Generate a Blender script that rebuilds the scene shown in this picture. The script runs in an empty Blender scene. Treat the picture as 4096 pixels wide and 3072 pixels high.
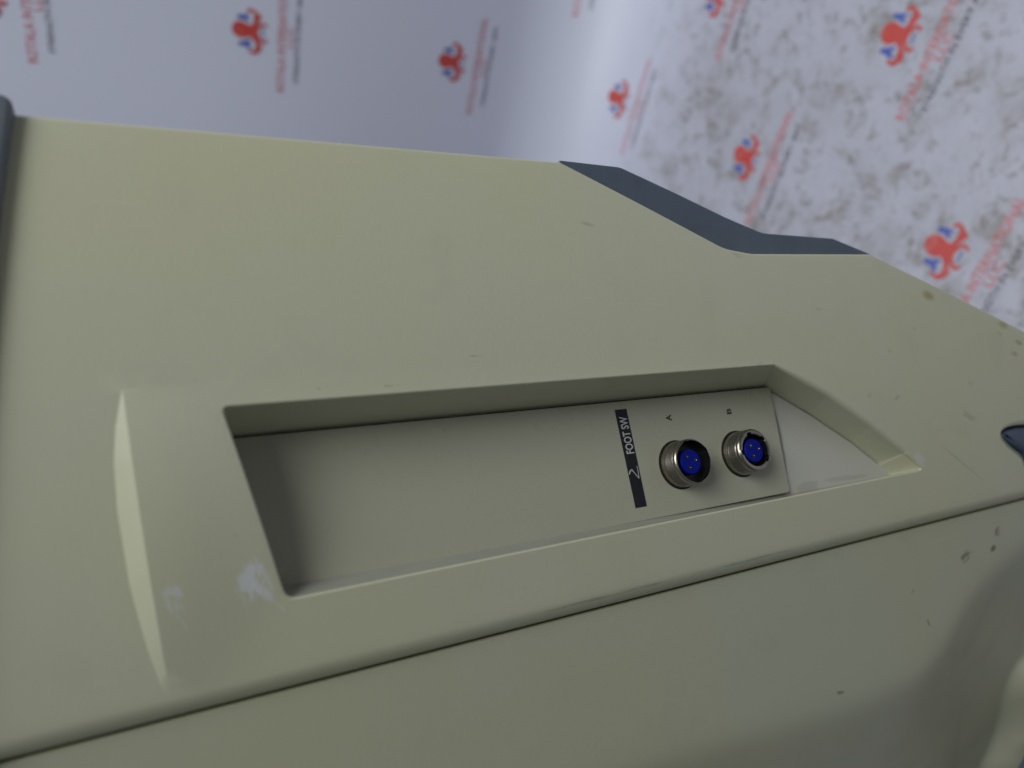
import bpy, bmesh, math, random
from mathutils import Vector, Matrix
from mathutils.geometry import delaunay_2d_cdt

random.seed(7)
scene = bpy.context.scene
C = scene.collection

# ------------------------------------------------------------------ camera
# The photograph was taken with the phone turned on its side: world "up" is
# towards the picture's left.  X runs along the cart's side towards its rear,
# Y runs into the cart, Z is up; the side cover lies in the plane Y = 0.
F = 2900.0
CX, CY = 2048.0, 1536.0
d1 = Vector((7538 - CX, 1110 - CY, F)).normalized()            # straight down
_y3 = 2400 - CY
_x3 = (-F * F - (1110 - CY) * _y3) / (7538 - CX)
d3 = Vector((_x3, _y3, F)).normalized()                        # into the cart
RX = d1.cross(d3)
RY = d3
RZ = -d1


def to_world(v):
    return Vector((RX.dot(v), RY.dot(v), RZ.dot(v)))


def ray(px):
    return to_world(Vector(((px[0] - CX) / F, (px[1] - CY) / F, 1.0)))


CAM = Vector((0.0, -ray((2774, 1852)).y * 0.285, 0.85))


SEAM = -0.0334


def surf_y(x):
    """The covers bulge: their outer face rolls away towards the seam and past it."""
    if x >= SEAM:
        return 1.08 * ((x - 0.142) ** 2 - 0.0149)
    t = SEAM - x
    return 1.08 * ((SEAM - 0.142) ** 2 - 0.0149) + 0.0034 + 0.25 * t + 0.05 * t * t


def on_y(px, y=None):
    """Point of a photo pixel on the plane Y = y (or on the covers' outer face), as (X, Z)."""
    if y is None:
        y = 0.0
        for _ in range(14):
            y = surf_y(on_y(px, y)[0])
    r = ray(px)
    p = CAM + r * ((y - CAM.y) / r.y)
    return (p.x, p.z)


def on_floor(px):
    r = ray(px)
    p = CAM + r * ((0.0 - CAM.z) / r.z)
    return (p.x, p.y)


cam_data = bpy.data.cameras.new("camera")
cam = bpy.data.objects.new("camera", cam_data)
C.objects.link(cam)
xa, ya, za = to_world(Vector((1, 0, 0))), to_world(Vector((0, -1, 0))), to_world(Vector((0, 0, -1)))
cam.matrix_world = Matrix(((xa.x, ya.x, za.x, CAM.x), (xa.y, ya.y, za.y, CAM.y),
                           (xa.z, ya.z, za.z, CAM.z), (0, 0, 0, 1)))
cam_data.sensor_fit = 'HORIZONTAL'
cam_data.sensor_width = 36.0
cam_data.lens = F / 4096 * 36.0
cam_data.clip_start = 0.01
cam_data.clip_end = 50.0
cam_data.dof.use_dof = True
cam_data.dof.focus_distance = 0.295
cam_data.dof.aperture_fstop = 6.4
scene.camera = cam

# ------------------------------------------------------------------ light
world = bpy.data.worlds.new("World")
scene.world = world
world.use_nodes = True
bg = world.node_tree.nodes["Background"]
bg.inputs[0].default_value = (0.88, 0.93, 1.0, 1)
bg.inputs[1].default_value = 0.075


def area_light(name, loc, target, sx, sy, power, col):
    l = bpy.data.lights.new(name, 'AREA')
    l.shape = 'RECTANGLE'
    l.size, l.size_y = sx, sy
    l.energy = power
    l.color = col
    o = bpy.data.objects.new(name, l)
    C.objects.link(o)
    o.location = loc
    o.rotation_euler = (Vector(target) - Vector(loc)).to_track_quat('-Z', 'Y').to_euler()
    return o


area_light("ceiling_panel_light", (0.72, 0.42, 2.35), (0.7, 0.5, 0.0), 1.1, 1.1, 21.5, (0.96, 0.97, 1.0))
area_light("overhead_fill_light", (0.78, -1.10, 2.3), (0.05, 0.0, 0.6), 1.2, 1.0, 23.5, (0.98, 1.0, 0.99))  # unseen lamp, added as fill for the cart's side

scene.view_settings.view_transform = 'Standard'
scene.view_settings.look = 'None'
scene.view_settings.exposure = 0.27
scene.view_settings.gamma = 1.0
scene.view_settings.use_curve_mapping = False
scene.render.engine = 'CYCLES'
scene.render.resolution_x = 1024
scene.render.resolution_y = 768


# ------------------------------------------------------------------ node helpers
class NT:
    def __init__(self, name):
        self.m = bpy.data.materials.new(name)
        self.m.use_nodes = True
        self.t = self.m.node_tree
        self.bsdf = self.t.nodes["Principled BSDF"]

    def n(self, typ, **kw):
        nd = self.t.nodes.new(typ)
        for k, v in kw.items():
            setattr(nd, k, v)
        return nd

    def l(self, a, b):
        self.t.links.new(a, b)

    def put(self, sock, v):
        if hasattr(v, 'is_linked') or hasattr(v, 'links'):
            self.l(v, sock)
        else:
            sock.default_value = v

    def math(self, op, a, b=None, clamp=False):
        nd = self.n('ShaderNodeMath', operation=op, use_clamp=clamp)
        self.put(nd.inputs[0], a)
        if b is not None:
            self.put(nd.inputs[1], b)
        return nd.outputs[0]

    def ramp(self, v, a, b, c=0.0, d=1.0, smooth=True):
        nd = self.n('ShaderNodeMapRange', interpolation_type='SMOOTHSTEP' if smooth else 'LINEAR')
        self.put(nd.inputs[0], v)
        for i, x in zip((1, 2, 3, 4), (a, b, c, d)):
            nd.inputs[i].default_value = x
        return nd.outputs[0]

    def noise(self, vec, scale, detail=2.0, rough=0.5, dist=0.0):
        nd = self.n('ShaderNodeTexNoise')
        self.l(vec, nd.inputs['Vector'])
        nd.inputs['Scale'].default_value = scale
        nd.inputs['Detail'].default_value = detail
        nd.inputs['Roughness'].default_value = rough
        nd.inputs['Distortion'].default_value = dist
        return nd.outputs[0]

    def mix(self, fac, a, b):
        nd = self.n('ShaderNodeMix', data_type='RGBA')
        self.put(nd.inputs[0], fac)
        for s, v in ((nd.inputs[6], a), (nd.inputs[7], b)):
            if isinstance(v, tuple):
                s.default_value = (*v, 1) if len(v) == 3 else v
            else:
                self.l(v, s)
        return nd.outputs[2]

    def mapping(self, vec, loc=(0, 0, 0), rot=(0, 0, 0), scale=(1, 1, 1), typ='POINT'):
        nd = self.n('ShaderNodeMapping', vector_type=typ)
        self.l(vec, nd.inputs[0])
        nd.inputs[1].default_value = loc
        nd.inputs[2].default_value = rot
        nd.inputs[3].default_value = scale
        return nd.outputs[0]

    def obj(self):
        return self.n('ShaderNodeTexCoord').outputs['Object']

    def bump(self, h, strength, dist):
        nd = self.n('ShaderNodeBump')
        nd.inputs['Strength'].default_value = strength
        nd.inputs['Distance'].default_value = dist
        self.l(h, nd.inputs['Height'])
        self.l(nd.outputs[0], self.bsdf.inputs['Normal'])

    def set(self, **kw):
        for k, v in kw.items():
            s = self.bsdf.inputs[k.replace('_', ' ')]
            if isinstance(v, tuple) and len(v) == 3:
                v = (*v, 1)
            self.put(s, v)
        return self.m


def px_mark(p0, p1, width_px, y=None):
    """An elongated stain from photo pixel p0 to p1: centre, half sizes, turn."""
    a, b = Vector(on_y(p0, y)), Vector(on_y(p1, y))
    mid = (a + b) / 2
    d = b - a
    depth = (CAM - Vector((mid.x, surf_y(mid.x), mid.y))).length
    return mid.x, mid.y, max(d.length / 2, 1e-4), width_px * depth / F / 2, math.atan2(d.y, d.x)


def add_marks(nt, vec, col, marks, y=None):
    """marks: (p0, p1, width_px, colour, strength, noise_scale, noise_cut)"""
    for p0, p1, w, mc, st, ns, cut in marks:
        cx, cz, hx, hz, ang = px_mark(p0, p1, w, y)
        v = nt.mapping(vec, (cx, 0, cz), (0, -ang, 0), (hx, 5.0, hz), 'TEXTURE')
        ln = nt.n('ShaderNodeVectorMath', operation='LENGTH')
        nt.l(v, ln.inputs[0])
        m = nt.ramp(ln.outputs['Value'], 1.0, 0.25)
        if ns:
            nv = nt.mapping(vec, rot=(0, -ang, 0), scale=(1.0, 1.0, 1.0), typ='TEXTURE')
            nv = nt.mapping(nv, scale=(0.13, 1, 1))
            nz = nt.noise(nv, ns * 3.0, 5.0, 0.7)
            m = nt.ramp(nt.math('ADD', nz, nt.math('MULTIPLY', m, 0.32)), cut, cut + 0.15)
            m = nt.math('MULTIPLY', m, nt.ramp(ln.outputs['Value'], 1.5, 0.5))
        col = nt.mix(nt.math('MULTIPLY', m, st), col, mc)
    return col


def specks(nt, vec, col, scale, keep, size, colour, strength):
    v = nt.mapping(vec, rot=(0, 0.35, 0), scale=(1, 1, 0.55))
    vo = nt.n('ShaderNodeTexVoronoi', feature='F1')
    nt.l(v, vo.inputs['Vector'])
    vo.inputs['Scale'].default_value = scale
    sep = nt.n('ShaderNodeSeparateColor')
    nt.l(vo.outputs['Color'], sep.inputs[0])
    rad = nt.math('MULTIPLY', nt.ramp(sep.outputs[0], keep, 1.0, 0.0, 1.0, False), size)
    d = nt.math('SUBTRACT', rad, vo.outputs['Distance'])
    m = nt.ramp(d, 0.0, size * 0.35)
    m = nt.math('MULTIPLY', m, nt.math('MULTIPLY', sep.outputs[1], strength))
    return nt.mix(m, col, colour)


def plastic(name, base, rough=0.5, marks=(), speck=True, warm=0.5, grain=1.0, y=None):
    nt = NT(name)
    v = nt.obj()
    big = nt.noise(v, 7.0, 2.0, 0.5)
    c = nt.mix(nt.ramp(big, 0.35, 0.68, 0, warm), base,
               (base[0] * 1.03, base[1] * 0.985, base[2] * 0.86))
    mid = nt.noise(v, 42.0, 4.0, 0.6)
    c = nt.mix(nt.ramp(mid, 0.52, 0.80, 0, 0.16), c, tuple(x * 0.72 for x in base))
    if speck:
        c = specks(nt, v, c, 190.0, 0.84, 0.06, (0.055, 0.05, 0.035), 0.9)
        c = specks(nt, v, c, 70.0, 0.90, 0.035, (0.02, 0.02, 0.016), 1.0)
    scr = nt.noise(nt.mapping(v, rot=(0, 0.5, 0), scale=(1, 1, 0.025)), 900.0, 2.0, 0.5)
    c = nt.mix(nt.ramp(scr, 0.70, 0.80, 0, 0.14), c, tuple(min(1, x * 1.5) for x in base))
    c = add_marks(nt, v, c, marks, y)
    fine = nt.noise(v, 1500.0, 2.0, 0.6)
    fine2 = nt.noise(v, 620.0, 2.0, 0.5)
    h = nt.math('ADD', fine, nt.math('MULTIPLY', fine2, 0.5))
    nt.bump(h, 0.19 * grain, 0.0004)
    r = nt.ramp(mid, 0.3, 0.75, rough - 0.05, rough + 0.08)
    return nt.set(Base_Color=c, Roughness=r, IOR=1.5)


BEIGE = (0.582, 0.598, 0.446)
BROWN = (0.13, 0.11, 0.065)
YELLOW = (0.36, 0.29, 0.12)
WHITE = (0.72, 0.75, 0.78)

side_marks = [
    # white rub marks beside the recess
    ((985, 2200), (1020, 2440), 170, WHITE, 0.85, 200, 0.66),
    ((965, 2290), (1135, 2440), 80, WHITE, 0.65, 240, 0.69),
    ((650, 2290), (750, 2530), 120, WHITE, 0.55, 260, 0.72),
    ((3640, 1800), (3720, 1880), 60, WHITE, 0.4, 260, 0.66),
    ((1010, 2215), (1045, 2300), 16, WHITE, 0.45, 120, 0.52),
    ((1040, 2260), (1100, 2380), 14, WHITE, 0.45, 120, 0.52),
    ((965, 2370), (985, 2440), 14, WHITE, 0.35, 120, 0.54),
    ((690, 2330), (735, 2400), 10, WHITE, 0.5, 120, 0.54),
    ((705, 2440), (760, 2540), 10, WHITE, 0.5, 120, 0.54),
    ((1085, 2390), (1160, 2470), 12, WHITE, 0.35, 120, 0.52),
    # brown grime
    ((150, 2965), (3900, 2012), 22, (0.10, 0.09, 0.06), 0.35, 60, 0.76),
    ((1830, 1434), (1985, 1418), 34, BROWN, 0.45, 220, 0.80),
    ((1480, 1550), (1670, 1532), 20, BROWN, 0.6, 220, 0.80),
    ((2310, 886), (2390, 906), 22, (0.2, 0.19, 0.14), 0.28, 0, 0),
    ((2920, 1010), (2975, 1030), 24, (0.25, 0.23, 0.16), 0.20, 0, 0),
    ((3455, 1592), (3505, 1572), 34, (0.3, 0.28, 0.19), 0.35, 130, 0.70),
    ((3570, 1600), (3610, 1580), 22, (0.26, 0.25, 0.18), 0.3, 130, 0.66),
    ((3020, 1462), (3060, 1452), 20, (0.25, 0.23, 0.17), 0.20, 0, 0),
    ((3255, 1232), (3295, 1240), 18, (0.26, 0.25, 0.19), 0.17, 0, 0),
    ((3645, 1312), (3670, 1316), 16, (0.25, 0.24, 0.18), 0.20, 0, 0),
    ((3545, 1402), (3575, 1408), 16, (0.25, 0.24, 0.18), 0.20, 0, 0),
    ((3870, 1530), (3895, 1540), 18, (0.22, 0.21, 0.15), 0.23, 0, 0),
    ((3985, 1330), (4015, 1342), 14, (0.22, 0.21, 0.15), 0.23, 0, 0),
    ((3700, 1730), (3985, 1966), 7, (0.27, 0.27, 0.2), 0.4, 0, 0),
    ((3830, 1640), (3920, 1690), 40, (0.27, 0.27, 0.2), 0.35, 300, 0.66),
    # yellow stains along the slanting rear edge
    ((3680, 1172), (3745, 1192), 46, YELLOW, 0.75, 0, 0),
    ((3985, 1290), (4040, 1310), 32, YELLOW, 0.6, 0, 0),
    ((4055, 1362), (4096, 1378), 22, YELLOW, 0.7, 0, 0),
    ((4040, 1408), (4078, 1422), 22, YELLOW, 0.6, 0, 0),
]
front_marks = [
    ((3815, 2262), (3905, 2196), 70, BROWN, 0.8, 200, 0.76),
    ((3970, 2155), (4018, 2100), 62, BROWN, 0.75, 200, 0.74),
    ((3958, 2202), (3988, 2184), 34, BROWN, 0.85, 130, 0.62),
    ((3340, 2772), (3385, 2768), 16, (0.12, 0.12, 0.09), 0.6, 300, 0.60),
    ((3705, 2470), (3722, 2510), 12, (0.1, 0.1, 0.07), 0.6, 300, 0.60),
    ((3640, 2380), (3662, 2350), 14, (0.1, 0.1, 0.07), 0.5, 400, 0.66),
]

M_side = plastic("beige_plastic_worn", BEIGE, 0.42, side_marks)
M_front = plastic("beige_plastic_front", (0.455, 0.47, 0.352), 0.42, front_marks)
M_plate = plastic("grey_beige_plate", (0.415, 0.42, 0.325), 0.30, (), True, 0.15, 0.35)
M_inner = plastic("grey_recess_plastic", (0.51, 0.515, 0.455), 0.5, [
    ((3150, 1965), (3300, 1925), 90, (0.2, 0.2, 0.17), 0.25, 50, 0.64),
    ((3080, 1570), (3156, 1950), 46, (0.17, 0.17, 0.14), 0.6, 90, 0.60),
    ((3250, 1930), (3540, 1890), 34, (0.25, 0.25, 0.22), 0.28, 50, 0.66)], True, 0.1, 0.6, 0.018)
M_body = plastic("body_beige", BEIGE, 0.5, (), False)


def simple(name, base, rough, metal=0.0, grain=0.0, vary=0.0):
    nt = NT(name)
    v = nt.obj()
    c = base
    if vary:
        nz = nt.noise(v, 60.0, 4.0, 0.6)
        c = nt.mix(nt.ramp(nz, 0.35, 0.75, 0, vary), base, tuple(x * 0.55 for x in base))
    if grain:
        nt.bump(nt.noise(v, 900.0, 2.0, 0.6), grain, 0.0005)
    if isinstance(c, tuple):
        return nt.set(Base_Color=c, Roughness=rough, Metallic=metal)
    nz2 = nt.noise(v, 130.0, 3.0, 0.6)
    return nt.set(Base_Color=c, Roughness=nt.ramp(nz2, 0.3, 0.75, rough * 0.85, rough * 1.2), Metallic=metal)


M_bumper = simple("slate_blue_rubber", (0.105, 0.135, 0.185), 0.42, 0, 0.15, 0.3)
M_bar = simple("grey_edge_plastic", (0.14, 0.165, 0.19), 0.4, 0, 0.15, 0.3)
M_lever = simple("slate_blue_lever", (0.06, 0.085, 0.14), 0.45, 0, 0.1, 0.2)
M_metal = simple("nickel_shell", (0.36, 0.335, 0.285), 0.27, 1.0, 0.0, 0.18)
M_pin = simple("pin_metal", (0.30, 0.26, 0.19), 0.22, 1.0, 0.0, 0.1)
M_black = simple("black_insulator", (0.006, 0.006, 0.006), 0.45, 0, 0.0, 0.0)
M_hole = simple("dark_gap", (0.01, 0.01, 0.009), 0.8)
M_blue = simple("blue_insert", (0.001, 0.008, 0.24), 0.6, 0, 0.0, 0.1)
M_blue.node_tree.nodes["Principled BSDF"].inputs["Specular IOR Level"].default_value = 0.15
M_ledge = simple("grey_glossy_ledge", (0.36, 0.368, 0.32), 0.14, 0, 0.0, 0.15)
M_strip = simple("navy_black_label", (0.006, 0.008, 0.014), 0.6, 0, 0.1, 0.2)
M_text = simple("label_lettering", (0.50, 0.52, 0.52), 0.5, 0, 0, 0.15)
M_ink = simple("dark_ink", (0.02, 0.02, 0.02), 0.6, 0, 0, 0.2)
M_scratch = simple("scratch_lettering", (0.42, 0.44, 0.46), 0.5, 0, 0, 0.1)


# ------------------------------------------------------------------ mesh helpers
def mesh_obj(name, verts, faces, mat, parent=None, smooth=None, uv=None):
    me = bpy.data.meshes.new(name)
    me.from_pydata([tuple(v) for v in verts], [], faces)
    me.update()
    for m in (mat if isinstance(mat, (list, tuple)) else [mat]):
        me.materials.append(m)
    if smooth is not None:
        me.shade_smooth()
        me.set_sharp_from_angle(angle=math.radians(smooth))
    o = bpy.data.objects.new(name, me)
    C.objects.link(o)
    if parent:
        o.parent = parent
        o.matrix_parent_inverse = world_inv(parent)
    return o


def world_inv(p):
    m = p.matrix_basis.copy()
    while p.parent:
        m = p.parent.matrix_basis @ p.matrix_parent_inverse @ m
        p = p.parent
    return m.inverted()


def fix_normals(o):
    bm = bmesh.new()
    bm.from_mesh(o.data)
    bmesh.ops.remove_doubles(bm, verts=bm.verts, dist=1e-6)
    bmesh.ops.recalc_face_normals(bm, faces=bm.faces)
    bm.to_mesh(o.data)
    bm.free()


def arc_poly(pts, radii, n=6):
    """Round every corner of a closed polygon with n+1 samples."""
    out = []
    k = len(pts)
    for i in range(k):
        p, a, b = Vector(pts[i]), Vector(pts[i - 1]), Vector(pts[(i + 1) % k])
        u, w = (a - p), (b - p)
        lu, lw = u.length, w.length
        u.normalize()
        w.normalize()
        ang = u.angle(w)
        r = radii[i]
        t = min(r / math.tan(ang / 2), lu * 0.45, lw * 0.45)
        p0, p1 = p + u * t, p + w * t
        for j in range(n + 1):
            s = j / n
            out.append(tuple(p0 * (1 - s) ** 2 + p * 2 * s * (1 - s) + p1 * s ** 2))
    return out


def densify(loop, step):
    """Subdivide a closed loop; also returns (edge index, fraction) for pairing."""
    out, key = [], []
    for i in range(len(loop)):
        a, b = Vector(loop[i]), Vector(loop[(i + 1) % len(loop)])
        m = max(1, int((b - a).length / step))
        for j in range(m):
            out.append(tuple(a.lerp(b, j / m)))
            key.append((i, j / m))
    return out, key


def area2(loop):
    return sum(loop[i][0] * loop[(i + 1) % len(loop)][1] - loop[(i + 1) % len(loop)][0] * loop[i][1]
               for i in range(len(loop)))


def loop_normals(loop):
    """Outward normals (away from the loop's inside)."""
    sgn = 1 if area2(loop) > 0 else -1
    out = []
    k = len(loop)
    for i in range(k):
        a, p, b = Vector(loop[i - 1]), Vector(loop[i]), Vector(loop[(i + 1) % k])
        e0, e1 = (p - a).normalized(), (b - p).normalized()
        n0, n1 = Vector((e0.y, -e0.x)) * sgn, Vector((e1.y, -e1.x)) * sgn
        n = n0 + n1
        n.normalize()
        out.append(n / max(0.5, n.dot(n0)))
    return out


def inside(p, loop):
    x, y = p
    c = False
    k = len(loop)
    for i in range(k):
        x0, y0 = loop[i]
        x1, y1 = loop[i - 1]
        if (y0 > y) != (y1 > y) and x < (x1 - x0) * (y - y0) / (y1 - y0) + x0:
            c = not c
    return c


def dist_loop(p, loop, closed=True):
    best = 1e9
    q = Vector(p)
    k = len(loop)
    for i in range(k if closed else k - 1):
        a, b = Vector(loop[i]), Vector(loop[(i + 1) % k])
        d = b - a
        t = max(0, min(1, (q - a).dot(d) / max(1e-12, d.length_squared)))
        best = min(best, (q - a - d * t).length)
    return best


def lathe(name, prof, seg, origin, mat, parent, smooth=40, cap=False):
    """Turn (r, h) about the axis pointing out of the panel (-Y) at origin (x, y, z)."""
    vs, fs = [], []
    for r, h in prof:
        for j in range(seg):
            a = 2 * math.pi * j / seg
            vs.append((origin[0] + r * math.cos(a), origin[1] - h, origin[2] + r * math.sin(a)))
    for i in range(len(prof) - 1):
        for j in range(seg):
            k = (j + 1) % seg
            fs.append((i * seg + j, i * seg + k, (i + 1) * seg + k, (i + 1) * seg + j))
    if cap:
        fs.append(tuple(range((len(prof) - 1) * seg, len(prof) * seg)))
    o = mesh_obj(name, vs, fs, mat, parent, smooth)
    fix_normals(o)
    o.data.shade_smooth()
    o.data.set_sharp_from_angle(angle=math.radians(smooth))
    return o


def slab(name, loop, y0, y1, bevel, mat, parent, smooth=35, steps=4):
    """A solid of outline loop (x, z), face at y0 (towards viewer), back at y1, rounded front edge."""
    nrm = loop_normals(loop)
    rings = []
    for k in range(steps + 1):
        t = math.pi / 2 * k / steps
        off, dep = -bevel * (1 - math.sin(t)), bevel * (1 - math.cos(t))
        rings.append([(p[0] + n.x * off, y0 + dep, p[1] + n.y * off) for p, n in zip(loop, nrm)])
    rings.append([(p[0], y1, p[1]) for p in loop])
    k = len(loop)
    vs = [v for r in rings for v in r]
    fs = []
    for base in (0, (len(rings) - 1) * k):
        ring = vs[base:base + k]
        tri = delaunay_2d_cdt([Vector((v[0], v[2])) for v in ring], [], [list(range(k))], 1, 1e-7)
        if len(tri[0]) == k:
            fs += [tuple(base + tri[3][i][0] for i in f) for f in tri[2]]
        else:
            fs.append(tuple(range(base, base + k)))
    for i in range(len(rings) - 1):
        for j in range(k):
            m = (j + 1) % k
            fs.append((i * k + j, i * k + m, (i + 1) * k + m, (i + 1) * k + j))
    o = mesh_obj(name, vs, fs, mat, parent)
    fix_normals(o)
    if smooth:
        o.data.shade_smooth()
        o.data.set_sharp_from_angle(angle=math.radians(smooth))
    return o


_text_cache = {}


def text_mesh(s, shear=0.0, bold=0.0):
    """(verts2d, faces) of a string in the built-in font, scaled to a unit-wide box from (0,0)."""
    key = (s, shear, bold)
    if key in _text_cache:
        return _text_cache[key]
    cu = bpy.data.curves.new("lettering", 'FONT')
    cu.body = s
    cu.resolution_u = 3
    cu.shear = shear
    cu.offset = bold
    o = bpy.data.objects.new("lettering", cu)
    C.objects.link(o)
    dg = bpy.context.evaluated_depsgraph_get()
    me = bpy.data.meshes.new_from_object(o.evaluated_get(dg))
    vs = [(v.co.x, v.co.y) for v in me.vertices]
    fs = [tuple(p.vertices) for p in me.polygons]
    bpy.data.objects.remove(o)
    bpy.data.curves.remove(cu)
    bpy.data.meshes.remove(me)
    x0, x1 = min(v[0] for v in vs), max(v[0] for v in vs)
    y0, y1 = min(v[1] for v in vs), max(v[1] for v in vs)
    vs = [((x - x0) / (x1 - x0), (y - y0) / (y1 - y0)) for x, y in vs]
    _text_cache[key] = (vs, fs)
    return vs, fs


def panel_text(name, s, x0, x1, z0, z1, y, mat, parent):
    vs, fs = text_mesh(s, 0.0, 0.022)
    return mesh_obj(name, [(x0 + (x1 - x0) * a, y, z0 + (z1 - z0) * b) for a, b in vs], fs, mat, parent)


# ------------------------------------------------------------------ setting: floor and banner
def floor_material():
    nt = NT("concrete_floor")
    v = nt.obj()
    nz = nt.noise(v, 4.0, 6.0, 0.6)
    c = nt.mix(nt.ramp(nz, 0.3, 0.7), (0.22, 0.22, 0.22), (0.30, 0.30, 0.29))
    return nt.set(Base_Color=c, Roughness=0.7)


fl = mesh_obj("floor", [(-4, -4, -0.006), (4, -4, -0.006), (4, 4, -0.006), (-4, 4, -0.006)],
              [(0, 1, 2, 3)], floor_material())
fl["kind"] = "structure"

BA = math.radians(47.5)
BU = Vector((math.cos(BA), -math.sin(BA), 0))       # reading direction of the print
BV = Vector((math.sin(BA), math.cos(BA), 0))        # across the floor, towards the wall
WALL_V, SWEEP = 1.17, 0.18
S1 = WALL_V - SWEEP
S2 = S1 + SWEEP * math.pi / 2


def wave(u, s):
    k = 0.5 + 0.5 * math.tanh((s - S1) * 6)
    return (0.004 * math.sin(u * 7.0 + s * 2.2 + 0.6) + 0.003 * math.sin(u * 13.0 - s * 4.1)
            + 0.0025 * math.sin(s * 9.0 + u * 3.0)) * k


def banner_point(u, s, lift=0.0):
    lift += wave(u, s)
    if s < S1:
        v, z = s, lift
    elif s < S2:
        a = (s - S1) / SWEEP
        v = S1 + (SWEEP - lift) * math.sin(a)
        z = SWEEP - (SWEEP - lift) * math.cos(a)
    else:
        v, z = WALL_V - lift, SWEEP + (s - S2)
    return BU * u + BV * v + Vector((0, 0, z))


def banner_material():
    nt = NT("white_vinyl_banner")
    uv = nt.n('ShaderNodeUVMap').outputs[0]
    sep = nt.n('ShaderNodeSeparateXYZ')
    nt.l(uv, sep.inputs[0])
    s = sep.outputs[1]
    ground = nt.ramp(nt.math('ADD', s, nt.math('MULTIPLY', nt.noise(uv, 5.0, 3.0, 0.6), 0.16)), 1.14, 0.84)
    base = (0.53, 0.555, 0.67)
    # trodden-in grime: cloudy film, blotches, small scuffs
    film = nt.noise(uv, 10.0, 7.0, 0.66, 0.5)
    blot = nt.noise(uv, 27.0, 6.0, 0.68, 0.8)
    fine = nt.noise(uv, 90.0, 5.0, 0.68, 0.6)
    a = nt.ramp(film, 0.36, 0.68)
    b = nt.ramp(nt.math('ADD', blot, nt.math('MULTIPLY', nt.math('SUBTRACT', film, 0.5), 0.55)), 0.46, 0.68)
    d = nt.ramp(nt.math('ADD', fine, nt.math('MULTIPLY', nt.math('SUBTRACT', blot, 0.5), 0.9)), 0.52, 0.72)
    c = nt.mix(nt.math('MULTIPLY', nt.math('ADD', nt.math('MULTIPLY', a, 0.25), 0.75), ground), base, (0.34, 0.345, 0.40))
    c = nt.mix(nt.math('MULTIPLY', nt.math('MULTIPLY', b, 0.66), ground), c, (0.235, 0.225, 0.215))
    c = nt.mix(nt.math('MULTIPLY', nt.math('MULTIPLY', d, 0.62), ground), c, (0.16, 0.15, 0.138))
    wr = nt.noise(uv, 16.0, 4.0, 0.6, 0.4)
    nt.bump(nt.math('MULTIPLY', nt.math('ADD', wr, nt.math('MULTIPLY', fine, 0.2)), ground), 0.35, 0.006)
    return nt.set(Base_Color=c, Roughness=0.43)


banner_loc = BV * WALL_V
banner = bpy.data.objects.new("backdrop_banner", None)
C.objects.link(banner)
banner.location = banner_loc
banner["label"] = "white vinyl backdrop with red octopus logos sweeping from wall onto dirty floor"
banner["category"] = "backdrop"
us = [-1.5 + 3.3 * i / 110 for i in range(111)]
ss = []
s = -1.0
while s < 3.4:
    ss.append(s)
    s += 0.02 if S1 - 0.05 < s < S2 + 0.05 else 0.04
bv = [banner_point(u, s) for s in ss for u in us]
bf = [(j * 111 + i, j * 111 + i + 1, (j + 1) * 111 + i + 1, (j + 1) * 111 + i)
      for j in range(len(ss) - 1) for i in range(110)]
sheet = mesh_obj("sheet", bv, bf, banner_material(), banner, 60)
uvl = sheet.data.uv_layers.new(name="UVMap")
for lp in sheet.data.loops:
    j, i = divmod(lp.vertex_index, 111)
    uvl.data[lp.index].uv = (us[i], ss[j])


def print_material(name, col, fade):
    nt = NT(name)
    v = nt.obj()
    nz = nt.noise(v, 45.0, 5.0, 0.65)
    c = nt.mix(nt.ramp(nz, 0.50, 0.78, 0, fade), col, (0.42, 0.40, 0.41))
    return nt.set(Base_Color=c, Roughness=0.45)


M_red = print_material("red_print", (0.46, 0.05, 0.04), 0.35)
M_redtext = print_material("red_letter_print", (0.52, 0.09, 0.085), 0.35)
M_bluep = print_material("blue_print", (0.05, 0.085, 0.36), 0.3)
M_blackp = print_material("black_print", (0.03, 0.032, 0.036), 0.35)


def _tr(pts):
    """Trace of the logo lying on the floor -> metres (u, s) about the octopus centre."""
    out = []
    for x, y in pts:
        p = Vector((*on_floor((3600 + x / 3.318, 800 + y / 3.318)), 0))
        out.append((p.dot(BU) + 0.031, p.dot(BV) - 0.332))
    return out


OCT_RED = [_tr(p) for p in (
    # head and body
    [(330, 590), (345, 515), (395, 455), (465, 425), (540, 440), (600, 490), (650, 545), (700, 555), (760, 575),
     (765, 640), (730, 690), (715, 730), (690, 780), (640, 790), (580, 780), (555, 735), (530, 722), (470, 732),
     (410, 712), (355, 660)],
    # upper arm
    [(670, 570), (720, 530), (765, 480), (800, 420), (815, 372), (798, 338), (765, 330), (725, 352), (712, 325),
     (755, 275), (815, 280), (862, 325), (885, 395), (918, 425), (918, 470), (880, 492), (845, 520), (790, 560),
     (720, 600)],
    # second arm
    [(730, 600), (800, 570), (855, 558), (905, 578), (938, 625), (930, 662), (903, 664), (883, 625), (848, 607),
     (800, 632), (745, 676), (710, 680)],
    # third arm
    [(690, 700), (716, 730), (722, 785), (737, 842), (762, 868), (792, 846), (818, 856), (812, 886), (770, 912),
     (718, 906), (684, 876), (664, 800), (650, 740)],
    # lower arm
    [(655, 760), (656, 830), (662, 895), (672, 950), (640, 990), (590, 1010), (540, 1036), (480, 1026), (430, 984),
     (416, 930), (442, 916), (468, 955), (502, 972), (545, 948), (578, 900), (594, 840), (588, 790), (570, 740)],
)]
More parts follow.
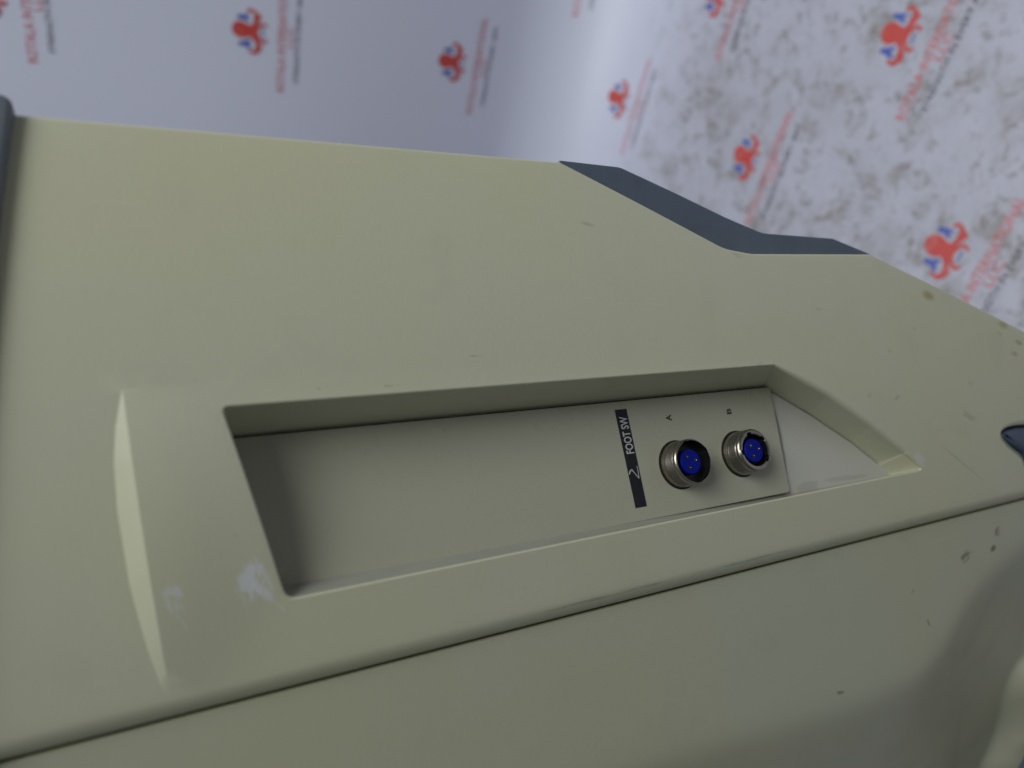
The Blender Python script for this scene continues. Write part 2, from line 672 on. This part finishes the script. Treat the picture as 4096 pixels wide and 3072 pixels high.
OCT_BLUE = [_tr(p) for p in (
    [(520, 338), (560, 328), (635, 352), (705, 368), (748, 410), (700, 402), (662, 408), (692, 468), (662, 500),
     (622, 450), (580, 420), (523, 402)],
    [(318, 770), (378, 748), (450, 778), (545, 762), (550, 800), (482, 830), (502, 905), (480, 930), (428, 888),
     (382, 832), (320, 812)],
    [(836, 648), (858, 660), (776, 812), (754, 806)],
)]


def smooth_loop(p, it=1):
    for _ in range(it):
        q = []
        for i in range(len(p)):
            a, b = p[i], p[(i + 1) % len(p)]
            q += [(a[0] * .75 + b[0] * .25, a[1] * .75 + b[1] * .25), (a[0] * .25 + b[0] * .75, a[1] * .25 + b[1] * .75)]
        p = q
    return p


def fill(loops, lift0):
    """Triangulated flat fill of several outlines, each a hair above the one before."""
    vs, fs = [], []
    for k, lp in enumerate(loops):
        n = len(lp)
        r = delaunay_2d_cdt([Vector(p) for p in lp], [], [list(range(n))], 1, 1e-7)
        b = len(vs)
        vs += [(v.x, v.y, lift0 + 0.00012 * k) for v in r[0]]
        fs += [tuple(b + i for i in f) for f in r[2]]
    return vs, fs


red_v, red_f = fill([smooth_loop(p) for p in OCT_RED], 0.0006)
blu_v, blu_f = fill([smooth_loop(p) for p in OCT_BLUE], 0.0004)
oct_v = red_v + blu_v
oct_f = red_f + [tuple(i + len(red_v) for i in f) for f in blu_f]
name_t = text_mesh("ROTALA INTERNATIONAL")
llc_t = text_mesh("LLC")
tag_t = text_mesh("STRENGTH IN EVERY ARM")


def printed_line(name, t, u, s, w, h, mat, parent):
    vs, fs = t
    return mesh_obj(name, [banner_point(u - w / 2 + w * a, s - h / 2 + h * b, 0.0006) for a, b in vs], fs, mat, parent)


for col in range(0, 7):
    u = -0.033 + 0.2 * col
    row = 0
    s = 0.332 - 0.35 * 3 + (0.18 if col % 2 else 0.0)
    while s < 2.6:
        lg = mesh_obj("printed_logo", [banner_point(u + a, s + b, c) for a, b, c in oct_v], oct_f, [M_red, M_bluep], banner)
        for p in lg.data.polygons:
            p.material_index = 0 if p.index < len(red_f) else 1
        printed_line("company_name", name_t, u + 0.002, s - 0.0475, 0.168, 0.0125, M_redtext, lg)
        printed_line("company_suffix", llc_t, u + 0.004, s - 0.0615, 0.030, 0.0105, M_redtext, lg)
        printed_line("tagline", tag_t, u + 0.004, s - 0.0730, 0.138, 0.0080, M_blackp, lg)
        s += 0.35

# ------------------------------------------------------------------ the cart
cart = bpy.data.objects.new("medical_cart", None)
C.objects.link(cart)
cart.location = (-0.06, 0.25, 0.0)
cart["label"] = "beige plastic medical equipment cart with recessed foot switch sockets standing on the backdrop"
cart["category"] = "medical cart"

# outline of the side cover (x, z)
E0, E1 = on_y((3480, 1015)), on_y((4096, 1323))
k_slope = (E1[0] - E0[0]) / (E1[1] - E0[1])
low_z = 0.30
REAR = on_y((2240, 645))[0]
OUT = [(SEAM, 0.97), (REAR, 0.97), on_y((2240, 645)), on_y((2900, 992)), on_y((3010, 1013)), E0,
       (E0[0] + k_slope * (low_z - E0[1]), low_z), (SEAM, low_z)]
outline = arc_poly(OUT, [0.004, 0.004, 0.002, 0.03, 0.03, 0.002, 0.004, 0.004], 5)
outline, _ = densify(outline, 0.012)

# raised, arched pad around the recess with a slanting crescent facet at its top
R0, R1 = Vector(on_y((490, 1556))), Vector(on_y((682, 2785)))
CRES = [on_y(p) for p in ((488, 1556), (463, 1700), (455, 1850), (470, 2050), (520, 2350), (590, 2600), (660, 2785))]
PAD_H = 0.0039
XT, XB = R0.x, R1.x


def ridge_z(x):
    t = (x - R1.x) / (R0.x - R1.x)
    return R1.y + (R0.y - R1.y) * t + 0.0006 * math.sin(math.pi * max(0, min(1, t)))


def cres_z(x):
    for (xa_, za_), (xb_, zb_) in zip(CRES, CRES[1:]):
        if xb_ <= x <= xa_:
            t = (x - xb_) / (xa_ - xb_)
            return zb_ + (za_ - zb_) * t
    return ridge_z(x)


def cover_y(x, z):
    p = (x - XB) / (XT - XB)
    y = surf_y(max(x, SEAM))
    if 0 < p < 1:
        arch = math.sin(math.pi * p)
        soft = arch if p > 0.5 else 0.5 - 0.5 * math.cos(2 * math.pi * p)
        zr, zc = ridge_z(x), cres_z(x)
        if z <= zr:
            w = max(0.0, min(1.0, (z - 0.52) / (zr - 0.52)))
            t = max(0.0, min(1.0, (zr - z) / 0.035))
            t = t * t * (3 - 2 * t)
            y -= PAD_H * (arch * (1 - t) + 0.42 * soft * t * w)
        elif z < zc:
            y -= PAD_H * arch * (zc - z) / max(1e-6, zc - zr)
    return y


# recess: lip and foot outlines, paired corner by corner
LIPC = [on_y(p) for p in ((888, 1630), (3097, 1460), (3317, 1583), (3487, 1705), (3622, 1814), (3690, 1877), (1146, 2396))]
DEP = 0.016
lt = Vector(LIPC[0])
FOOTC = [(on_y((928, 1744), DEP)[0], lt.y + 0.001)] + \
        [on_y(p, DEP) for p in ((3068, 1543), (3249, 1651), (3419, 1766), (3525, 1852), (3572, 1901))] + \
        [(-0.0020, LIPC[6][1] + 0.001)]
RAD = [0.0015, 0.0015, 0.02, 0.02, 0.02, 0.0008, 0.0045]
lip_l = arc_poly(LIPC, RAD, 6)
foot_l = arc_poly(FOOTC, RAD, 6)
lip, key = densify(lip_l, 0.005)
foot = []
for i, t in key:
    a, b = Vector(foot_l[i]), Vector(foot_l[(i + 1) % len(foot_l)])
    foot.append(tuple(a.lerp(b, t)))
lipn = loop_normals(lip)
LIPR = []
for p in lip:
    LIPR.append(0.0026 if p[1] < 0.598 and p[0] > 0.001 else 0.0007)
for _ in range(2):
    LIPR = [(LIPR[i - 1] + LIPR[i] + LIPR[(i + 1) % len(LIPR)]) / 3 for i in range(len(LIPR))]

# lever slot lower down (only its upper tip is in the picture)
SLOT = [on_y(p) for p in ((4006, 1730), (4035, 1706), (4096, 1694))]
SLOT += [(0.0045, 0.395), (-0.006, 0.380), (-0.018, 0.385), (-0.0165, 0.415)]
SLOT += [on_y(p) for p in ((4096, 1822), (4040, 1780), (4012, 1748))]
slot = smooth_loop(SLOT, 2)
slot_n = loop_normals(slot)

# side cover mesh: constrained triangulation of the face + rolled edges + recess walls
seam_r = [0.0060 if abs(p[0] - SEAM) < 0.006 else 0.0012 for p in outline]
for _ in range(3):
    seam_r = [(seam_r[i - 1] + seam_r[i] + seam_r[(i + 1) % len(seam_r)]) / 3 for i in range(len(seam_r))]
out_n = loop_normals(outline)
face_out = [(p[0] - n.x * r, p[1] - n.y * r) for p, n, r in zip(outline, out_n, seam_r)]
hole = [(p[0] + n.x * r, p[1] + n.y * r) for p, n, r in zip(lip, lipn, LIPR)]
SR = 0.0018
slot_hole = [(p[0] + n.x * SR, p[1] + n.y * SR) for p, n in zip(slot, slot_n)]
pts, edges, loops = [], [], []
for lp in (face_out, hole, slot_hole):
    b = len(pts)
    pts += [Vector(p) for p in lp]
    edges += [(b + i, b + (i + 1) % len(lp)) for i in range(len(lp))]
nx = 34
for curve in (ridge_z, cres_z):
    b = len(pts)
    row = [XT - 1e-4 - (XT - XB - 2e-4) * i / nx for i in range(nx + 1)]
    pts += [Vector((x, curve(x))) for x in row]
    edges += [(b + i, b + i + 1) for i in range(nx)]
for xx in (XT, XB):
    b = len(pts)
    row = [ridge_z(xx) - (ridge_z(xx) - 0.52) * i / 60 for i in range(61)]
    row = [z for z in row if all(dist_loop((xx, z), L) > 0.0015 for L in (face_out, hole))]
    pts += [Vector((xx, z)) for z in row]
    edges += [(b + i, b + i + 1) for i in range(len(row) - 1) if row[i] - row[i + 1] < 0.02]
g = 0.0045
x = SEAM
while x < 0.145:
    z = low_z
    while z < 0.975:
        p = (x + random.uniform(-.0004, .0004), z + random.uniform(-.0004, .0004))
        if inside(p, face_out) and not inside(p, hole) and not inside(p, slot_hole):
            if min(dist_loop(p, face_out), dist_loop(p, hole)) > 0.0022 and \
               min(abs(p[1] - ridge_z(p[0])), abs(p[1] - cres_z(p[0]))) > 0.0018:
                pts.append(Vector(p))
        z += g
    x += g
res = delaunay_2d_cdt(pts, edges, [], 0, 1e-6)
vs = [(v.x, cover_y(v.x, v.y), v.y) for v in res[0]]
fs = []
for f in res[2]:
    cx = sum(res[0][i].x for i in f) / len(f)
    cz = sum(res[0][i].y for i in f) / len(f)
    if inside((cx, cz), face_out) and not inside((cx, cz), hole) and not inside((cx, cz), slot_hole):
        fs.append(tuple(f))


def strip(rings):
    b = len(vs)
    k = len(rings[0])
    for r in rings:
        vs.extend(r)
    for i in range(len(rings) - 1):
        for j in range(k):
            m = (j + 1) % k
            fs.append((b + i * k + j, b + i * k + m, b + (i + 1) * k + m, b + (i + 1) * k + j))


NS = 10
rings = []
for k in range(NS + 1):
    t = math.pi / 2 * k / NS
    rings.append([(p[0] + n.x * r * (1 - math.sin(t)), cover_y(p[0] + n.x * r, p[1] + n.y * r) + r * (1 - math.cos(t)),
                   p[1] + n.y * r * (1 - math.sin(t))) for p, n, r in zip(lip, lipn, LIPR)])
rings.append([(q[0], DEP + 0.0025, q[1]) for q in foot])
strip(rings)
rings = []
for k in range(NS + 1):
    t = math.pi / 2 * k / NS
    rings.append([(p[0] + n.x * r * (math.sin(t) - 1), surf_y(max(SEAM, p[0] + n.x * r * (math.sin(t) - 1))) + r * (1 - math.cos(t))
                   + (cover_y(p[0] - n.x * r, p[1] - n.y * r) - surf_y(p[0] - n.x * r)) * (1 - k / NS) ** 2,
                   p[1] + n.y * r * (math.sin(t) - 1))
                  for p, n, r in zip(outline, out_n, seam_r)])
rings.append([(p[0], surf_y(max(p[0], SEAM)) + 0.022, p[1]) for p in outline])
strip(rings)
rings = []
for k in range(4):
    t = math.pi / 2 * k / 3
    rings.append([(p[0] + n.x * SR * (1 - math.sin(t)), surf_y(p[0]) + SR * (1 - math.cos(t)), p[1] + n.y * SR * (1 - math.sin(t)))
                  for p, n in zip(slot, slot_n)])
rings.append([(p[0], 0.020, p[1]) for p in slot])
strip(rings)
side = mesh_obj("side_cover", vs, fs, [M_side, M_ledge], cart)
fix_normals(side)
for p in side.data.polygons:      # the ledge under the plate belongs to the grey insert
    c_ = p.center
    if c_.y > surf_y(c_.x) + 0.0011 and -0.0068 < c_.x < 0.0 and 0.50 < c_.z < 0.84 and p.normal.x > 0.3:
        p.material_index = 1
if sum(p.normal.y * p.area for p in side.data.polygons) > 0:
    side.data.flip_normals()
side.data.shade_smooth()
side.data.set_sharp_from_angle(angle=math.radians(13))

# bottom of the recess, the connector plate in it
inset = loop_normals(foot)
floor_loop = []
for p, n in zip(foot, inset):
    o_ = 0.001 if p[0] < 0.0 else -0.0005
    floor_loop.append((p[0] + n.x * o_, p[1] + n.y * o_))
k = len(floor_loop)
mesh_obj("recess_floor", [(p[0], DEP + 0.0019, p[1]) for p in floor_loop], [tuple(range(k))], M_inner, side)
PR0, PR1 = on_y((3078, 1552), DEP), on_y((3152, 1946), DEP)
tl = FOOTC[0]
PLATE = [(tl[0] - 0.0008, tl[1] + 0.006), (PR0[0] + 0.0004, PR0[1]), (PR1[0] - 0.0026, PR1[1]), (FOOTC[6][0] - 0.0030, tl[1] + 0.006)]
plate_l = arc_poly(PLATE, [0.001, 0.0012, 0.0014, 0.001], 5)
PY = DEP - 0.0005
plate = slab("connector_plate", plate_l, PY, DEP + 0.006, 0.0004, M_plate, cart)

# label strip with its lettering
ST = [on_y(p, PY) for p in ((2458, 1640), (2505, 1635), (2587, 2025), (2542, 2033))]
lab = slab("label_strip", ST, PY - 0.00015, PY + 0.0002, 0.00004, M_strip, plate, None, 1)
panel_text("lettering", "FOOT SW", 0.0219, 0.0372, 0.6719, 0.6758, PY - 0.0002, M_text, plate)
panel_text("lettering", "A", 0.0332, 0.0359, 0.6491, 0.6520, PY - 0.00008, M_ink, plate)
panel_text("lettering", "B", 0.0331, 0.0357, 0.6152, 0.6179, PY - 0.00008, M_ink, plate)


def stroke(name, pxs, w, y, mat, parent):
    p = [Vector(on_y(q, y)) for q in pxs]
    vs_, fs_ = [], []
    for i in range(len(p) - 1):
        d = (p[i + 1] - p[i]).normalized()
        n = Vector((-d.y, d.x))
        w0, w1 = w[i], w[i + 1]
        b = len(vs_)
        for q in (p[i] + n * w0, p[i] - n * w0, p[i + 1] - n * w1, p[i + 1] + n * w1):
            vs_.append((q.x, y - 0.00001 * i, q.y))
        fs_.append((b, b + 1, b + 2, b + 3))
    return mesh_obj(name, vs_, fs_, mat, parent)


stroke("scratched_mark", [(2517, 1898), (2521, 1884), (2527, 1878), (2540, 1894), (2556, 1913), (2553, 1890), (2547, 1863)],
       [0.0003, 0.00034, 0.00026, 0.0002, 0.00022, 0.0002, 0.00016], PY - 0.0002, M_scratch, plate)


# the two round sockets
def connector(x, z, bore, keys, depth, spin):
    root = bpy.data.objects.new("connector", None)
    C.objects.link(root)
    root.parent = cart
    root.matrix_parent_inverse = world_inv(cart)
    root.location = (x, PY, z)
    o = (x, PY, z)
    lathe("shell_gap_ring", [(0.0098, -0.0002), (0.0103, 0.0001), (0.0090, 0.00012)], 48, o, M_hole, root)  # flat black ring painting the dark clearance hole around the shell
    prof = [(0.0096, -0.003), (0.0096, 0.0030), (0.0092, 0.0032)]
    h = 0.0034
    for _ in range(5):
        prof += [(0.0093, h), (0.0089, h + 0.00026), (0.0089, h + 0.00042), (0.0093, h + 0.00066)]
        h += 0.00080
    prof += [(0.0091, h + 0.0002), (0.0092, h + 0.0006), (0.0092, h + 0.0016), (0.0089, h + 0.0020)]
    top = h + 0.0020
    shell = lathe("shell", prof, 64, o, M_metal, root, 30)
    # front rim with keyways cut into the bore, and the black bore wall
    seg = 96
    vs_, fs_ = [], []
    rim_i = []
    for j in range(seg):
        a = 2 * math.pi * j / seg
        r = bore
        for ka, kw in keys:
            dlt = abs((a - ka + math.pi) % (2 * math.pi) - math.pi)
            if dlt < kw:
                r = bore + (0.0008 if bore < 0.008 else 0.0003)
        rim_i.append((r, a))
    for mixr, hh in ((1.0, top), (0.7, top + 0.00035), (0.25, top + 0.00035), (0.0, top + 0.0001), (0.0, top - 0.0006)):
        for r, a in rim_i:
            q = 0.0089 * mixr + r * (1 - mixr)
            vs_.append((x + q * math.cos(a), PY - hh, z + q * math.sin(a)))
    for i in range(4):
        for j in range(seg):
            m = (j + 1) % seg
            fs_.append((i * seg + j, i * seg + m, (i + 1) * seg + m, (i + 1) * seg + j))
    mesh_obj("rim", vs_, fs_, M_metal, root, 30)
    vs_, fs_ = [], []
    for hh in (top - 0.0006, top - 0.0045):
        for r, a in rim_i:
            vs_.append((x + r * math.cos(a), PY - hh, z + r * math.sin(a)))
    for j in range(seg):
        m = (j + 1) % seg
        fs_.append((j, m, seg + m, seg + j))
    fs_.append(tuple(range(seg, 2 * seg)))
    mesh_obj("insulator", vs_, fs_, M_black, root, 30)
    face_h = top - depth
    ins = lathe("contact_insert", [(0.0051, face_h - 0.004), (0.0051, face_h - 0.0003), (0.0048, face_h), (0.0001, face_h)], 40, o, M_blue, root, 30)
    for kk in range(3):
        a = spin + kk * 2 * math.pi / 3
        px_, pz_ = x + 0.0026 * math.cos(a), z + 0.0026 * math.sin(a)
        lathe("socket_hole", [(0.0009, face_h + 0.00003), (0.00001, face_h + 0.00004)], 20, (px_, PY, pz_), M_black, root)
        pin_h = face_h + 0.0003
        lathe("pin", [(0.00034, face_h), (0.00034, pin_h), (0.00025, pin_h + 0.0002), (0.00001, pin_h + 0.0004)], 16, (px_, PY, pz_), M_pin, root)
    return root


BX, AZ, BZ = 0.0146, 0.6508, 0.6163
connector(BX, AZ, 0.0085, [(0.3, 0.12), (-1.1, 0.12), (math.pi, 0.2)], 0.0016, math.radians(35))
connector(BX + 0.0006, BZ, 0.0070, [(0.2, 0.16), (-0.9, 0.16), (-2.2, 0.2), (1.6, 0.14)], 0.0006, math.radians(35))

# slate bumper filling the notch of the rear edge
BO = [on_y(p, -0.0045) for p in ((2236, 640), (2480, 668), (2720, 780), (2900, 868), (3050, 932), (3330, 953), (3486, 1018))]
BUMP = BO + [on_y(p, -0.0045) for p in ((3520, 1160), (3010, 1200), (2780, 1120), (2480, 960), (2230, 800))]
bmp = slab("corner_bumper", arc_poly(BUMP, [0.001, 0.01, 0.02, 0.02, 0.02, 0.008, 0.003, 0.003, 0.01, 0.01, 0.01, 0.003], 5), -0.0050, 0.12, 0.0010,
     M_bumper, cart, 60, 6)
for v in bmp.data.vertices:      # its face dips towards the gap beside the cover
    if v.co.y < 0.05:
        v.co.y += 0.45 * dist_loop((v.co.x, v.co.z), BO, False)

# grey edge moulding of the console along the top
BY = surf_y(REAR) - 0.0038
b0, b1 = Vector(on_y((58, 445), BY)), Vector(on_y((0, 765), BY))
bend_ = on_y((30, 368), BY)[0]
b0.y += 0.0006
bdir = (b1 - b0) / (b1.x - b0.x)
BARP = [tuple(b0 + bdir * (-0.34 - b0.x)), tuple(b0 + bdir * (bend_ - b0.x)), (bend_ + 0.001, 0.99), (-0.34, 1.03)]
bar = slab("console_edge", densify(arc_poly(BARP, [0.004, 0.0042, 0.006, 0.006], 8), 0.015)[0], BY, 0.46, 0.0018, M_bar, cart, 40, 6)
for v in bar.data.vertices:      # the moulding follows the bulge of the cover
    if v.co.y < 0.3:
        v.co.y += surf_y(max(SEAM, min(v.co.x, REAR))) - surf_y(REAR)

# lever in the slot
lcx, lcz = sum(p[0] for p in slot) / len(slot), sum(p[1] for p in slot) / len(slot)
lev = [(lcx + (p[0] - lcx) * 0.84 + 0.0004, lcz + (p[1] - lcz) * 0.88) for p in slot]
slab("release_lever", lev, 0.0056, 0.03, 0.0022, M_lever, cart, 40, 6)

# front cover: flat beside the seam, scooped out towards the foot
C1 = [on_y(p) for p in ((4400, 2000), (4096, 2190), (3950, 2320), (3860, 2450), (3780, 2600), (3680, 2720), (3500, 2800), (3300, 2870),
                        (2900, 2980), (2600, 3072), (2200, 3230), (1500, 3500))]
C2P = ((4400, 2300), (4096, 2600), (4020, 2740), (3990, 2900), (3950, 3000), (3915, 3072), (3850, 3250), (3700, 3600))


def signed(p, curve):
    """Signed distance; positive on the lower, outer side (towards the foot)."""
    best, sg = 1e9, 1
    q = Vector(p)
    for a, b in zip(curve, curve[1:]):
        a, b = Vector(a), Vector(b)
        d = b - a
        t = max(0, min(1, (q - a).dot(d) / d.length_squared))
        e = q - (a + d * t)
        if e.length < best:
            best = e.length
            sg = 1 if d.x * (q.y - a.y) - d.y * (q.x - a.x) > 0 else -1
    return best * sg


for _ in range(2):
    C1 = [C1[0]] + [q for a, b in zip(C1, C1[1:]) for q in ((a[0] * .75 + b[0] * .25, a[1] * .75 + b[1] * .25), (a[0] * .25 + b[0] * .75, a[1] * .25 + b[1] * .75))] + [C1[-1]]
FX0, FX1, FZ0, FZ1 = SEAM - 0.0012, -0.30, 0.26, 0.97
nxg, nzg = 170, 360


def scoop(x, z):
    """Depth of the hollow that falls away below the first curve."""
    soft = 0.0035
    q = signed((x, z), C1) / soft
    return 0.42 * soft * (q if q > 30 else math.log1p(math.exp(max(-40, q))))


C2 = []
for px in C2P:
    y = 0.0
    while y < 0.3:
        x, z = on_y(px, y)
        if y >= surf_y(x) + scoop(x, z):
            break
        y += 0.0005
    C2.append((x, z))


def smooth_open(p, it=3):
    for _ in range(it):
        q = [p[0]]
        for a, b in zip(p, p[1:]):
            q += [(a[0] * .75 + b[0] * .25, a[1] * .75 + b[1] * .25), (a[0] * .25 + b[0] * .75, a[1] * .25 + b[1] * .75)]
        p = q + [p[-1]]
    return p


C2 = smooth_open(C2)


def front_y(x, z):
    s2 = signed((x, z), C2)
    sf = 0.0015
    q = s2 / sf
    return surf_y(x) + scoop(x, z) - 1.35 * sf * (q if q > 30 else math.log1p(math.exp(max(-40, q))))


vs, fs = [], []
xs = [FX0 - (FX0 - FX1) * (i / nxg) for i in range(nxg + 1)]
zs = [FZ0 + (FZ1 - FZ0) * j / nzg for j in range(nzg + 1)]
for j in range(nzg + 1):
    for i in range(nxg + 1):
        vs.append((xs[i], front_y(xs[i], zs[j]), zs[j]))
for j in range(nzg):
    for i in range(nxg):
        a = j * (nxg + 1) + i
        fs.append((a, a + 1, a + nxg + 2, a + nxg + 1))
b = len(vs)
for j in range(nzg + 1):
    y = vs[j * (nxg + 1)][1]
    vs.append((FX0 + 0.0004, y + 0.0005, zs[j]))
for j in range(nzg + 1):
    vs.append((FX0 + 0.0004, 0.045, zs[j]))
n1 = nzg + 1
for j in range(nzg):
    fs.append((j * (nxg + 1), (j + 1) * (nxg + 1), b + j + 1, b + j))
    fs.append((b + j, b + j + 1, b + n1 + j + 1, b + n1 + j))
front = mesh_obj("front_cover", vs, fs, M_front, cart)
fix_normals(front)
if sum(p.normal.y * p.area for p in front.data.polygons) > 0:
    front.data.flip_normals()
front.data.shade_smooth()
front.data.set_sharp_from_angle(angle=math.radians(50))

# dark rubber buffer at the foot of the front cover (only a corner is in the picture)
FB = [on_y(p, 0.075) for p in ((4190, 2980), (4120, 3110), (4140, 3300), (4500, 3300), (4500, 2960))]
slab("foot_buffer", arc_poly(FB, [0.004] * 5, 4), 0.075, 0.084, 0.002, M_bumper, cart, 40, 4)

# hidden body behind the covers, down to the floor
BODY = [(-0.29, 0.945), (0.136, 0.90), (0.136, 0.70), (0.098, 0.61), (0.096, 0.515), (0.02, 0.32), (0.02, 0.008), (-0.29, 0.008)]
slab("body", arc_poly(BODY, [0.004] * 8, 3), 0.24, 0.46, 0.004, M_body, cart)
SEAMB = [(-0.05, 0.94), (0.13, 0.94), (0.13, 0.70), (0.094, 0.61), (0.094, 0.515), (0.02, 0.32), (-0.05, 0.32)]
slab("inner_frame", SEAMB, 0.036, 0.25, 0.001, M_hole, cart)
